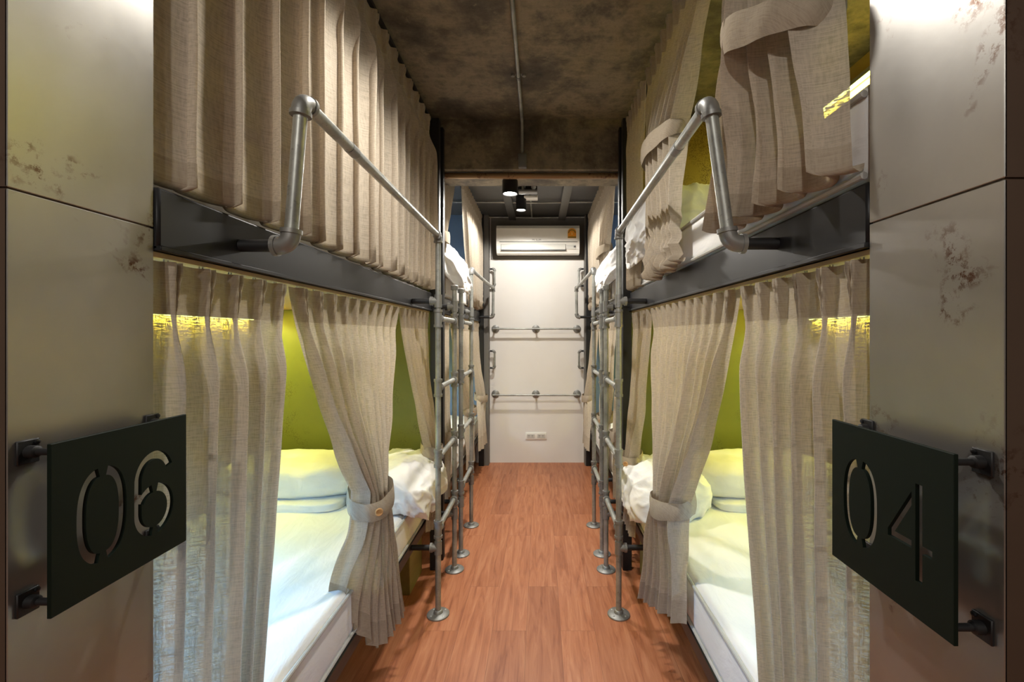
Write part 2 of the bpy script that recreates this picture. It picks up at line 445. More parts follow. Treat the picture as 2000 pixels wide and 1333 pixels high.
bunk(1, XR, WR, Y0, Y1, 'near bunk bed behind the 04 sign, black steel frame with golden upper panel', M['green'], M['gold'])
bunk(-1, XL, WL, Y2, Y3, 'far bunk bed beside the end wall, 06 side, black frame and blue panels', M['blue'], M['blue'])
bunk(1, XR, WR, Y2, Y3, 'far bunk bed beside the end wall, 04 side, black frame and blue panels', M['blue'], M['blue'])

def storage_box(s, xf, label):
    x0 = xf+s*0.055
    t = thing('storage_box', label, 'box', (x0+s*0.3, 2.35, 0), 'wooden boxes under the near bunks')
    MB().box(min(x0, x0+s*0.7), max(x0, x0+s*0.7), 2.27, 2.50, 0.0, 0.275, 0.003, 1).build('body', M['olive_wood'], t)
    return t
storage_box(-1, XL, 'olive wooden box under the near lower bunk by the 06 side ladder')
storage_box(1, XR, 'olive wooden box under the near lower bunk by the 04 side ladder')

def led(xw, s, y0, y1, z, label, col, w):
    t = thing('strip_light', label, 'light', (xw-s*0.03, (y0+y1)/2, z), 'warm strip lights along the bunk walls')
    x0 = xw-s*0.030
    MB().box(min(x0, xw-s*0.001), max(x0, xw-s*0.001), y0, y1, z, z+0.022, 0.002, 1).build('housing', M['aluminium'], t)
    MB().box(min(x0+s*0.004, xw-s*0.006), max(x0+s*0.004, xw-s*0.006), y0+0.01, y1-0.01, z-0.004, z, 0.001, 1).build('diffuser', emit('strip_glow', col, 9.0), t)
    area('strip_lamp', t, (xw-s*0.02, (y0+y1)/2, z-0.008), 0.02, y1-y0-0.04, col[:3], w, (0, s*-0.15, 0))
WARM = (0.95, 1.0, 0.26, 1)
led(WL, -1, 1.65, 2.45, 1.385, 'warm strip light on the wall of the near lower bunk, 06 side', WARM, LED_W)
led(WR, 1, 1.45, 2.45, 1.385, 'warm strip light on the wall of the near lower bunk, 04 side', WARM, LED_W*1.15)
led(WR, 1, 1.0, 2.45, 2.45, 'warm strip light under the ceiling in the open near upper bunk', WARM, LED_W*0.7)
led(WL, -1, 2.8, 4.3, 1.385, 'warm strip light on the wall of the far lower bunk, 06 side', WARM, LED_W*0.5)
led(WR, 1, 2.8, 4.3, 1.385, 'warm strip light on the wall of the far lower bunk, 04 side', WARM, LED_W*0.5)

def reading(x, y, z, label, col, w, sd):
    t = thing('reading_light', label, 'light', (x, y, z), 'cool reading lights in the bunks')
    MB().lathe([(0.03, 0), (0.03, 0.012), (0.012, 0.014)], (x, y, z), (sd, 0, 0)).build('base', M['dull_black'], t)
    MB().tube([(x+sd*0.012, y, z), (x+sd*0.05, y, z), (x+sd*0.08, y, z-0.02)], 0.006).build('arm', M['dull_black'], t)
    MB().lathe([(0.012, 0), (0.03, 0.03), (0.032, 0.05), (0.028, 0.05), (0.002, 0.046)], (x+sd*0.08, y, z-0.015), (0.35*sd, 0, -1)).build('shade', M['dull_black'], t)
    MB().lathe([(0.026, 0.047), (0.012, 0.051), (0.0, 0.052)], (x+sd*0.08, y, z-0.015), (0.35*sd, 0, -1)).build('bulb', emit('cool_bulb', col, 12.0), t)
    d = bpy.data.lights.new('reading_lamp', 'SPOT'); d.energy = w; d.color = col[:3]; d.spot_size = math.radians(150); d.spot_blend = 0.8; d.shadow_soft_size = 0.06
    o = bpy.data.objects.new('reading_lamp', d); COL.objects.link(o); o.location = (x+sd*0.10, y, z-0.075)
    o.rotation_euler = (0, -sd*0.35, 0)
    o.parent = t; o.matrix_parent_inverse = Matrix.Translation(t.location).inverted()
COOL = (0.25, 0.56, 1.0, 1)
reading(WL, 0.95, 1.20, 'reading light in the near lower bunk on the 06 side', COOL, READ_W*24, 1)
reading(WR, 0.95, 1.20, 'reading light in the near lower bunk on the 04 side', COOL, READ_W*11, -1)
reading(WL, 4.2, 2.15, 'reading light in the far upper bunk on the 06 side', (0.62, 0.80, 1.0, 1), READ_W*9, 1)
reading(WR, 4.2, 2.15, 'reading light in the far upper bunk on the 04 side', (0.62, 0.80, 1.0, 1), READ_W*9, -1)
reading(WL, 4.0, 1.15, 'reading light in the far lower bunk on the 06 side', (0.62, 0.80, 1.0, 1), READ_W*7, 1)
reading(WR, 0.95, 2.2, 'reading light in the near upper bunk on the 04 side', COOL, READ_W*2, -1)

# ---------------------------------------------------------------- bedding
def soft(cx, cy, cz, hx, hy, hz, e=0.45, seed=0, amp=0.012, freq=5.0, n=22, flat=True, ridge=0.6, droop=None):
    """a soft closed form: superellipsoid shell with creases"""
    bm = bmesh.new()
    bmesh.ops.create_cube(bm, size=2.0)
    bmesh.ops.subdivide_edges(bm, edges=bm.edges, cuts=n, use_grid_fill=True)
    off = Vector((seed*3.7, seed*1.3, seed*2.1))
    for v in bm.verts:
        c = v.co
        q = Vector((c.x, c.y, c.z))
        nrm = (abs(q.x)**(2/e)+abs(q.y)**(2/e)+abs(q.z)**(2/e))**(e/2)
        q /= nrm
        p = Vector((q.x*hx, q.y*hy, q.z*hz))
        nv = noise.noise(p*freq+off)*0.5+noise.noise(p*freq*2.3+off)*0.25
        w = p.copy(); w.x *= 0.5
        rv = 1-abs(noise.noise(w*freq*1.6+off*1.7))*2
        rv2 = 1-abs(noise.noise(Vector((p.x*1.2, p.y*0.6, p.z))*freq*3.4+off))*2
        dsp = amp*(nv+ridge*max(0, rv)**3*0.8+ridge*0.4*max(0, rv2)**3)
        d = Vector((q.x/hx, q.y/hy, q.z/hz)).normalized()
        p += d*dsp
        if flat and p.z < -hz*0.86: p.z = -hz*0.86
        p = p+Vector((cx, cy, cz))
        if droop: p = droop(p)
        v.co = p
    return bm

def mattress(s, xf, xw, ya, yb, z0, z1, label, inset=0.006):
    xa, xb = xf+s*inset, xw-s*0.036
    cx = (xa+xb)/2
    t = thing('mattress', label, 'mattress', (cx, (ya+yb)/2, z0), 'mattresses in white fitted sheets')
    x0, x1 = min(xa, xb), max(xa, xb)
    b = MB().box(x0, x1, ya, yb, z0, z1, 0.028, 4)
    bmesh.ops.subdivide_edges(b.bm, edges=[e for e in b.bm.edges if e.calc_length() > 0.2], cuts=30, use_grid_fill=True)
    off = Vector((ya*5, s*3, z0*4))
    for v in b.bm.verts:
        p = v.co
        if p.z > z0+0.02:
            w = Vector((p.x*2.2, p.y*3.4, p.z*5))+off
            ridge = max(0, 1-abs(noise.noise(Vector((p.x*5+p.y*4, p.y*1.6-p.x*2, p.z*4))+off))*2.2)**2
            v.co.z += 0.006*noise.noise(w)+0.006*ridge+0.016*(1-((p.x-cx)/(x1-cx+1e-6))**2)*(1 if p.z > z1-0.03 else 0)
    b.build('sheeted_body', M['sheet'], t, True, 60)
    pp = MB()
    for z in (z0+0.012, z1-0.014):
        pp.tube([(xa-s*0.001, ya+0.012, z), (xa-s*0.001, yb-0.03, z)], 0.006, 8)
    pp.build('piping', M['piping'], t)
    return t
mattress(-1, XL, WL, Y0+0.02, Y1-0.085, 0.3352, 0.50, 'white mattress on the near lower bunk behind the 06 sign')
mattress(1, XR, WR, Y0+0.02, Y1-0.085, 0.3352, 0.50, 'white mattress on the near lower bunk behind the 04 sign')
mattress(-1, XL, WL, Y0+0.02, Y1-0.085, 1.5332, 1.685, 'white mattress on the near upper bunk hidden by the closed curtain', 0.075)
mattress(1, XR, WR, Y0-0.026, Y1-0.085, 1.5332, 1.685, 'white mattress on the near upper bunk with open curtains')
mattress(-1, XL, WL, Y2+0.02, Y3-0.085, 0.3352, 0.50, 'white mattress on the far lower bunk on the 06 side')
mattress(1, XR, WR, Y2+0.02, Y3-0.085, 0.3352, 0.50, 'white mattress on the far lower bunk on the 04 side')
mattress(-1, XL, WL, Y2+0.02, Y3-0.085, 1.5332, 1.685, 'white mattress on the far upper bunk on the 06 side')
mattress(1, XR, WR, Y2+0.02, Y3-0.085, 1.5332, 1.685, 'white mattress on the far upper bunk on the 04 side')

def softthing(name, label, cat, bm, group, zbase=None):
    b = MB(); b.bm.free(); b.bm = bm
    o = b.build(name, M['sheet'], None, True, 70)
    return tag(o, label, cat, group)
def pillow(cx, cy, z, hx, hy, hz, seed, label):
    softthing('pillow', label, 'pillow', soft(cx, cy, z+hz*0.86, hx, hy, hz, 0.62, seed, 0.012, 6.0, 18), 'white pillows on the bunks')
    
def duvet(s, xf, cx, cy, z, hx, hy, hz, seed, label, over=0.0):
    def droop(p):
        e = (xf-p.x)*s          # how far past the bed edge
        if e > -0.02:
            p = Vector((p.x, p.y, p.z-(e+0.02)*over))
        return p
    softthing('folded_duvet', label, 'duvet', soft(cx, cy, z+hz*0.86, hx, hy, hz, 0.5, seed, 0.024, 5.5, 34, True, 1.0, droop), 'folded white duvets')

def coverlet(s, xf, xw, y0, y1, z, label):
    """flat folded blanket below the pillow"""
    xa, xb = xf+s*0.30, xw-s*0.05
    softthing('folded_sheet', label, 'sheet', soft((xa+xb)/2, (y0+y1)/2, z+0.018, abs(xb-xa)/2, (y1-y0)/2, 0.021, 0.25, 3+s, 0.006, 6.0, 20), 'folded sheets under the pillows')
ZM = 0.516
coverlet(-1, XL, WL, 2.00, 2.46, ZM, 'flat folded sheet under the pillow in the near lower bunk, 06 side')
coverlet(1, XR, WR, 2.00, 2.46, ZM, 'flat folded sheet under the pillow in the near lower bunk, 04 side')
pillow(-1.18, 2.24, ZM+0.034, 0.33, 0.20, 0.085, 1, 'wide white pillow by the olive panel in the near lower bunk, 06 side')
pillow(1.06, 2.24, ZM+0.034, 0.36, 0.20, 0.085, 2, 'wide white pillow by the olive panel in the near lower bunk, 04 side')
duvet(-1, XL, -0.69, 2.24, 0.512, 0.185, 0.26, 0.092, 5, 'puffy white duvet on the near lower bunk beside the 06 side ladder', 0.6)
duvet(1, XR, 0.57, 2.18, 0.512, 0.17, 0.26, 0.085, 6, 'creased white duvet on the near lower bunk behind tied curtains, 04 side', 0.4)
duvet(1, XR, 0.66, 2.16, 1.69, 0.22, 0.27, 0.135, 7, 'puffy white duvet on the near upper bunk behind the 04 side guard rail', 0.9)
duvet(-1, XL, -0.70, 3.02, 1.69, 0.22, 0.26, 0.11, 8, 'puffy white duvet on the far upper bunk behind ladder tops, 06 side', 0.9)
duvet(1, XR, 0.60, 2.98, 1.69, 0.21, 0.24, 0.10, 9, 'puffy white duvet on the far upper bunk behind ladder tops, 04 side', 0.9)
pillow(1.12, 2.24, 1.70, 0.26, 0.19, 0.085, 10, 'white pillow in the near upper bunk against the golden panel')
duvet(-1, XL, -0.75, 3.05, 0.512, 0.20, 0.26, 0.08, 11, 'white folded duvet on the far lower bunk on the 06 side behind the ladders', 0.9)

# ---------------------------------------------------------------- PIPE LADDERS with guard rails
def elbow(b, c, d1, d2, r):
    c, d1, d2 = Vector(c), Vector(d1).normalized(), Vector(d2).normalized()
    k = r*1.9
    pts = [c+d1*k]
    for i in range(1, 8):
        t_ = i/8
        pts.append(c+d1*k*(1-t_)**2+d2*k*t_**2)
    pts.append(c+d2*k)
    b.tube(pts, r*1.36, 18)
    b.tube([c+d1*k*0.95, c+d1*(k+r*0.55)], r*1.56, 18); b.tube([c+d2*k*0.95, c+d2*(k+r*0.55)], r*1.56, 18)
    return b
PR = 0.0132
def ladder(s, xf, xl, yA, yB, rail_from, yend, ztop, xtop, xbot, zbot, label):
    """poles at yA < yB; the rail pole is rail_from; s as in bunk()"""
    t = thing('pipe_ladder', label, 'ladder', (xl, (yA+yB)/2, 0), 'galvanised pipe ladders with guard rails')
    zr = (1.378, 1.055, 0.728, 0.398)
    other = yB if rail_from == yA else yA
    for y in (yA, yB):
        MB().tube([(xl, y, 0.008), (xl, y, 1.745 if y == rail_from else 1.56)], PR).build('pole', M['pipe'], t)
        f = MB().lathe([(0.052, 0.0), (0.052, 0.005), (0.049, 0.008), (0.022, 0.011), (0.019, 0.022), (0.0165, 0.024)], (xl, y, 0.0), (0, 0, 1))
        fl = f.build('floor_flange', M['fitting'], t)
        for k in range(4):
            a = PI/4+k*PI/2
            MB().lathe([(0.0055, 0), (0.0055, 0.0015), (0.003, 0.0025)], (xl+0.038*math.cos(a), y+0.038*math.sin(a), 0.0075), (0, 0, 1), 10).build('screw', M['pipe'], fl)
        for z in zr:
            b = MB().tube([(xl, y, z-0.036), (xl, y, z+0.036)], PR*1.32)
            b.tube([(xl, y, z-0.041), (xl, y, z-0.029)], PR*1.55); b.tube([(xl, y, z+0.029), (xl, y, z+0.041)], PR*1.55)
            d = 1 if y == yA else -1
            b.tube([(xl, y, z), (xl, y+d*0.034, z)], PR*1.3); b.tube([(xl, y+d*0.026, z), (xl, y+d*0.036, z)], PR*1.5)
            b.build('tee_fitting', M['fitting'], t)
        if y == other:
            MB().lathe([(PR*1.5, 0), (PR*1.55, 0.022), (PR*1.2, 0.027), (0.006, 0.029)], (xl, y, 1.55), (0, 0, 1)).build('cap', M['fitting'], t)
        for z in (1.458, 0.312):
            b = MB().tube([(xl, y, z-0.03), (xl, y, z+0.03)], PR*1.35)
            b.tube([(xl, y, z), (xl+s*0.034, y, z)], PR*1.35); b.tube([(xl+s*0.026, y, z), (xl+s*0.037, y, z)], PR*1.6)
            b.build('side_tee', M['fitting'], t)
            MB().tube([(xl+s*0.03, y, z), (xf-s*0.001, y, z)], PR*0.95).build('stub_pipe', M['dull_black'], t)
    for z in zr:
        MB().tube([(xl, yA+0.02, z), (xl, yB-0.02, z)], PR*0.95).build('rung', M['pipe'], t)
    # guard rail
    top0 = Vector((xl, rail_from, ztop-0.006)); top1 = Vector((xtop, yend, ztop))
    d = (top1-top0).normalized()
    MB().tube([top0+d*0.02, top1-d*0.02], PR).build('guard_rail', M['pipe'], t)
    mid = top0.lerp(top1, 0.80)
    MB().tube([mid-d*0.02, mid+d*0.02], PR*1.1).build('coupling', M['fitting'], t)
    elbow(MB(), top0, (0, 0, -1), d, PR).build('elbow', M['fitting'], t)
    bot = Vector((xbot, yend, zbot)); dd = (bot-top1).normalized()
    elbow(MB(), top1, -d, dd, PR).build('elbow', M['fitting'], t)
    MB().tube([top1+dd*0.02, bot-dd*0.02], PR).build('guard_post', M['pipe'], t)
    elbow(MB(), bot, -dd, (s, 0, 0), PR).build('elbow', M['fitting'], t)
    MB().tube([(xbot+s*0.03, yend, zbot), (xf-s*0.0005, yend, zbot)], PR*0.95).build('stub_pipe', M['dull_black'], t)
    return t
ladder(-1, XL, -0.474, 2.115, 2.52, 2.115, 0.905, 1.768, -0.474, -0.497, 1.478, 'galvanised pipe ladder and guard rail of the near bunk on the 06 side')
ladder(1, XR, 0.365, 2.115, 2.52, 2.115, 0.945, 1.785, 0.352, 0.392, 1.490, 'galvanised pipe ladder and guard rail of the near bunk on the 04 side')
ladder(-1, XL, -0.470, 2.70, 3.105, 3.105, 4.42, 1.755, -0.455, -0.458, 1.475, 'galvanised pipe ladder and guard rail of the far bunk on the 06 side')
ladder(1, XR, 0.367, 2.70, 3.105, 3.105, 4.42, 1.755, 0.352, 0.355, 1.475, 'galvanised pipe ladder and guard rail of the far bunk on the 04 side')

# ---------------------------------------------------------------- CURTAINS
def curtain(label, side, x0, top, z0, zb, n, group, tie=None, bot=None, amp=0.026, rest=False, seed=1, fold_k=0.12,
            button=False, hooks=False, hemfn=None, tiltband=0.0, xtie=0.0, xbot=0.0, bulge=0.035, crumple=0.0, rows=64, cols=26, xfn=None, xlead=0.0):
    """side = +1: aisle lies towards +x.  top = (y0, y1) on the track.  tie = (y0, y1, z)."""
    rnd = random.Random(seed)
    bot = bot or top
    HH = 0.086
    npl = n
    amps = [rnd.uniform(0.7, 1.3) for _ in range(npl+2)]
    phs = [rnd.uniform(-0.12, 0.12) for _ in range(npl+2)]
    nu = npl*cols
    zs = [z0-HH*k/12 for k in range(13)]
    if tie:
        r1 = int(rows*0.62)
        zs += [z0-HH-(z0-HH-tie[2])*(k/r1) for k in range(1, r1+1)]
        r2 = rows-r1
        zs += [tie[2]-(tie[2]-zb)*(k/r2) for k in range(1, r2+1)]
    else:
        zs += [z0-HH-(z0-HH-zb)*(k/rows) for k in range(1, rows+1)]
    curl = 5 if rest else 0
    full = npl*0.15
    def ext(z):
        if not tie:
            q = (z0-z)/(z0-zb)
            q = q**1.2
            return lerp(top[0], bot[0], q), lerp(top[1], bot[1], q), 0.0, xbot*q
        if z >= tie[2]:
            q = (z0-z)/(z0-tie[2])
            qa = q**1.25; k = sm(0.35, 1.0, q)
            return lerp(top[0], tie[0], qa), lerp(top[1], tie[1], qa), k, xtie*q**1.5
        q = (tie[2]-z)/max(1e-4, tie[2]-zb)
        qa = q**0.75
        return lerp(tie[0], bot[0], qa), lerp(tie[1], bot[1], qa), 1-0.75*sm(0, 0.8, q), lerp(xtie, xbot, q)
    P = []
    nz = len(zs)+curl
    for r in range(nz):
        z = zs[min(r, len(zs)-1)]
        ya, yb, k, dx = ext(z)
        hd = sm(0.0, 0.22, (z0-HH)-z)            # 0 in the header, 1 well below
        row = []
        sp = (yb-ya)/npl
        for c in range(nu+1):
            ci, cj = divmod(c, cols); tt = cj/cols*2-1
            u = (ci+0.5+0.5*math.copysign(abs(tt)**1.5, tt))/npl if c < nu else 1.0
            uu = u+0.012*math.sin(u*17+seed)*hd+0.004*math.sin((z0-z)*7+u*9+seed)*hd
            uu = max(0, min(1, uu))
            pp = uu*npl; ip = min(npl-1, int(pp)); p = pp-ip-0.5
            a = lerp(1.0, amps[ip], hd); a2 = lerp(1.0, amps[ip+1], hd)
            aa = lerp(a, a2, max(0, p)) if p > 0 else a
            hq = (z0-z)/HH if z > z0-HH else 1.0
            lips = math.exp(-((abs(p)-0.085*(1-hq)-0.015)/0.048)**2)*(1-0.3*hq)
            fold = (0.5+0.5*math.cos(2*PI*(p+phs[ip]*hd*(0.25-p*p))))
            fold = fold**1.15
            sg = lerp(0.085, 0.24, sm(0, 0.16, (z0-HH)-z))
            fold = lerp(math.exp(-(p/sg)**2), fold, sm(0.05, 0.30, (z0-HH)-z))
            below = lerp(0.016, amp*aa*(1.0+0.5*k), sm(0.0, 0.12, (z0-HH)-z))
            h = lips*0.024 if z >= z0-HH else fold*below
            h += hd*(0.006*noise.noise(Vector((u*npl*0.9, z*2.2, seed*5.1)))+0.0025*noise.noise(Vector((u*npl*2.7, z*7, seed*2.2))))
            if tie:
                env = math.sqrt(max(0, 1-(2*u-1)**2))
                h += k*bulge*(env-0.45)
                # diagonal stress folds towards the tie
                h += 0.010*sm(0.1, 0.6, k)*(1-k)*math.sin(u*npl*2.1+z*14+seed)
            y = lerp(ya, yb, uu)-fold_k*sp*math.sin(2*PI*p)*hd*(1-0.3*k)
            x = x0+side*(h+dx)
            if xlead: x -= side*dx*(1-min(1.0, u/xlead))
            if xfn: x += side*xfn(u)*sm(0.0, 1.0, (z0-z)/(z0-zb))**6
            zz = z
            if tie and z < z0-HH:
                sag = 0.02*k*(u-0.5)
                zz += sag*tiltband*8
            low = max(0.0, 1-(z-zb)/max(0.05, (z0-zb)*0.12))
            if hemfn:
                zz += hemfn(u)*sm(0.0, 1.0, (z0-z)/(z0-zb))**3
            if crumple:
                q = max(0.0, 1-(z-zb)/0.22)
                x += side*crumple*q*math.sin((z-zb)*105+2.2*math.sin(u*5+seed))*0.5
                zz += 0.010*q*math.sin(u*11+seed)
            else:
                zz += 0.006*low*noise.noise(Vector((u*npl*1.3, seed, 0)))
            if r >= len(zs):
                cc = (r-len(zs)+1)/curl
                x -= side*0.030*math.sin(cc*PI/2)*(0.6+0.6*fold)
                zz -= 0.010*math.sin(cc*PI)-0.006*cc
            row.append((x, y, zz))
        P.append(row)
    t = thing('curtain', label, 'curtain', (x0, (top[0]+top[1])/2, z0), group)
    def grid(name, ra, rb, mat):
        me = bpy.data.meshes.new(name)
        w = nu+1
        vs = [P[r][c] for r in range(ra, rb+1) for c in range(w)]
        fs = [((r*w+c), (r*w+c+1), ((r+1)*w+c+1), ((r+1)*w+c)) for r in range(rb-ra) for c in range(nu)]
        me.from_pydata(vs, [], fs)
        uvl = me.uv_layers.new(name='UVMap')
        for poly in me.polygons:
            poly.use_smooth = True
            for li in poly.loop_indices:
                vi = me.loops[li].vertex_index
                r, c = divmod(vi, w)
                uvl.data[li].uv = (c/nu*full, vs[vi][2]+c/nu*0.03)
        me.materials.append(mat)
        o = bpy.data.objects.new(name, me); COL.objects.link(o)
        o.parent = t; o.matrix_parent_inverse = Matrix.Translation(t.location).inverted()
        return o
    grid('header_band', 0, 12, M['header'])
    grid('drape', 12, nz-1-curl-(4 if not rest else 3), M['linen'])
    grid('hem', nz-1-curl-(4 if not rest else 3), nz-1, M['header'])
    if tie:
        ya, yb, zt = tie
        cy = (ya+yb)/2; ry = (yb-ya)/2+0.014
        rx = 0.03+amp*0.75+bulge*0.6
        xc = x0+side*(xtie+amp*0.55+bulge*0.05)
        b = MB(); n_ = 48; hh = 0.034
        rings = []
        for j in range(7):
            f = j/6*2-1
            ring = []
            for i in range(n_):
                a = 2*PI*i/n_
                wob = 1+0.025*math.sin(a*5+seed)+0.02*math.cos(a*9+seed*2+f)
                q = (1-0.05*f*f)*wob
                ring.append(b.bm.verts.new((xc+side*rx*q*math.cos(a), cy+ry*q*math.sin(a), zt+f*hh*(1-0.2*math.sin(a)**2)+tiltband*math.sin(a)*0.9-0.012*math.cos(a))))
            rings.append(ring)
        for j in range(6):
            for i in range(n_):
                b.bm.faces.new((rings[j][i], rings[j][(i+1) % n_], rings[j+1][(i+1) % n_], rings[j+1][i]))
        uvl = b.bm.loops.layers.uv.new('UVMap')
        for f in b.bm.faces:
            for lp in f.loops: lp[uvl].uv = (lp.vert.co.y*1.2, lp.vert.co.z+lp.vert.co.x)
        b.build('tieback', M['header'], t, True, 180)
        if button:
            px, py = xc+side*(rx*0.62+0.008), cy-ry*0.86
            MB().lathe([(0.011, 0), (0.0125, 0.002), (0.0125, 0.004), (0.010, 0.006), (0.008, 0.0045), (0.001, 0.0045)], (px, py, zt-tiltband*0.7-0.005), (side*0.5, -0.85, 0), 20).build('button', M['button'], t)
    if hooks:
        for k in range(npl):
            y = lerp(top[0], top[1], (k+0.5)/npl)
            MB().tube([(x0-side*0.001, y-0.004, z0-0.012), (x0-side*0.001, y-0.004, z0+0.008), (x0-side*0.001, y+0.004, z0+0.008), (x0-side*0.001, y+0.004, z0-0.004)], 0.0012, 6).build('hook', M['hook'], t)
    return t

ZL, ZU = 1.4195, 2.482
GA = 'curtains of the near lower bunks'; GB = 'curtains of the near upper bunks'; GC = 'curtains of the far bunks'
xcl, xcr = XL-0.022, XR+0.022
# near lower, 06 side
curtain('straight linen curtain of the near lower bunk hanging behind the 06 sign', 1, xcl, (0.713, 1.10), ZL, 0.20, 5, GA, bot=(0.712, 0.81), xlead=0.5, amp=0.036, seed=11, hooks=True, xbot=0.055, fold_k=0.10)
curtain('linen curtain tied low with a wooden button on the near lower bunk, 06 side', 1, xcl, (1.115, 1.96), ZL, 0.245, 10, GA, tie=(1.42, 1.56, 0.775), bot=(1.40, 1.75), hemfn=lambda u: 0.22*max(0, 1-u/0.4)**1.3, xfn=lambda u: -0.10*max(0, 1-u/0.45), amp=0.028, seed=12, button=True, hooks=True, xtie=0.045, xbot=0.070, tiltband=0.03)
curtain('linen curtain pulled to the post behind the near ladder, 06 side lower bunk', 1, xcl, (1.985, 2.46), ZL, 0.30, 7, GA, tie=(2.33, 2.46, 0.70), bot=(2.30, 2.47), amp=0.020, seed=13, xtie=0.035, xbot=0.04, bulge=0.02, hooks=True)
# near lower, 04 side
curtain('straight linen curtain of the near lower bunk hanging beside the 04 sign', -1, xcr, (0.690, 1.15), ZL, 0.20, 6, GA, bot=(0.690, 0.84), xlead=0.5, amp=0.034, seed=21, hooks=True, xbot=0.045, fold_k=0.10)
curtain('linen curtain tied low without a button on the near lower bunk, 04 side', -1, xcr, (1.165, 2.06), ZL, 0.215, 11, GA, tie=(1.46, 1.66, 0.725), bot=(1.47, 1.88), hemfn=lambda u: 0.15*(1-u), xfn=lambda u: -0.03*(1-u), amp=0.030, seed=22, hooks=True, xtie=0.045, xbot=0.075, tiltband=-0.012)
curtain('linen curtain tied to the post behind the near ladder, 04 side lower bunk', -1, xcr, (2.085, 2.47), ZL, 0.30, 6, GA, tie=(2.28, 2.44, 0.66), bot=(2.24, 2.46), amp=0.020, seed=23, button=True, xtie=0.03, xbot=0.045, bulge=0.02, hooks=True)
# near upper
curtain('long closed linen curtain of the near upper bunk above the 06 sign', 1, XL-0.018, (0.713, 2.50), ZU, 1.552, 16, GB, amp=0.050, rest=True, seed=31, fold_k=0.22)
curtain('linen curtain gathered high and flaring over the near upper mattress above the 04 sign', -1, XR-0.004, (0.74, 1.06), ZU, 1.560, 6, GB, tie=(0.76, 0.97, 1.885), bot=(0.69, 1.17), amp=0.060, rest=True, seed=32, xtie=0.0, xbot=0.01, tiltband=0.05, bulge=0.040, fold_k=0.20)
curtain('linen curtain tied behind the guard rail of the near upper bunk, 04 side', -1, XR-0.004, (1.14, 2.06), ZU, 1.535, 11, GB, tie=(1.52, 1.86, 2.00), bot=(1.46, 1.88), amp=0.032, seed=33, xtie=0.008, xbot=0.03, bulge=0.04, crumple=0.02, rest=True)
curtain('narrow linen curtain beside the black post of the near upper bunk, 04 side', -1, XR-0.004, (2.09, 2.50), ZU, 1.545, 6, GB, bot=(2.20, 2.47), amp=0.026, seed=34, rest=True)
# far upper
curtain('linen curtain swept to the near post of the far upper bunk, 06 side', 1, XL-0.02, (2.70, 3.30), ZU, 1.56, 7, GC, tie=(2.70, 2.82, 1.90), bot=(2.70, 2.86), amp=0.02, seed=41, rest=True, rows=40, cols=14, bulge=0.02)
curtain('linen curtain closed beside the end wall on the far upper bunk, 06 side', 1, XL+0.008, (3.36, 4.48), ZU, 1.55, 12, GC, bot=(3.72, 4.48), amp=0.028, seed=42, rest=True, rows=40, cols=14, crumple=0.012)
curtain('linen curtain tied behind the ladder tops on the far upper bunk, 04 side', -1, XR-0.006, (2.82, 3.66), ZU, 1.56, 9, GC, tie=(3.20, 3.56, 1.92), bot=(3.16, 3.50), amp=0.02, seed=43, rest=True, rows=40, cols=14, bulge=0.02)
curtain('linen curtain closed beside the end wall on the far upper bunk, 04 side', -1, XR-0.006, (3.68, 4.48), ZU, 1.55, 9, GC, bot=(3.74, 4.44), amp=0.026, seed=44, rest=True, rows=40, cols=14, crumple=0.012)
# far lower
for s, xf, side, tagx in ((-1, XL, 1, '06'), (1, XR, -1, '04')):
    xx = xf+s*0.022
    curtain('linen curtain tied at the near end of the far lower bunk, %s side' % tagx, side, xx, (2.70, 3.05), ZL, 0.30, 5, GC, tie=(2.70, 2.82, 0.70), bot=(2.70, 2.84), amp=0.018, seed=50+s, rows=40, cols=14, bulge=0.02, xtie=0.03, xbot=0.04)
    curtain('linen curtain tied half way along the far lower bunk, %s side' % tagx, side, xx, (3.10 if s < 0 else 3.07, 3.95), ZL, 0.26, 8, GC, tie=(3.56, 3.78, 0.70) if s < 0 else (3.20, 3.42, 0.70), bot=(3.50, 3.80) if s < 0 else (3.16, 3.46), amp=0.02, seed=54+s, rows=40, cols=14, bulge=0.03, xtie=0.03, xbot=0.05, button=True)
    curtain('linen curtain tied beside the end wall on the far lower bunk, %s side' % tagx, side, xx, (3.98, 4.48), ZL, 0.28, 6, GC, tie=(4.16, 4.36, 0.72), bot=(3.98, 4.40), amp=0.02, seed=58+s, rows=40, cols=14, bulge=0.03, xtie=0.05, xbot=0.085)

# ================================================================ END WALL OBJECTS
def hook_rail(z, label):
    t = thing('wall_pipe_rail', label, 'pipe rail', (-0.04, YW, z), 'pipe rails on the end wall')
    yr = YW-0.095
    for x in (-0.455, -0.044, 0.375):
        MB().lathe([(0.040, 0), (0.040, 0.006), (0.036, 0.009), (0.018, 0.012), (0.016, 0.024), (0.0135, 0.025)], (x, YW, z), (0, -1, 0)).build('wall_flange', M['fitting'], t)
        MB().tube([(x, YW-0.01, z), (x, yr, z)], 0.009).build('standoff', M['pipe'], t)
        MB().tube([(x-0.02, yr, z), (x+0.02, yr, z)], 0.0125).build('tee_fitting', M['fitting'], t)
    MB().tube([(-0.47, yr, z), (0.39, yr, z)], 0.0088).build('rail', M['pipe'], t)
hook_rail(1.3+12*YW/889, 'upper galvanised pipe rail on three round flanges across the end wall')
hook_rail(1.3-115*YW/889, 'lower galvanised pipe rail on three round flanges across the end wall')
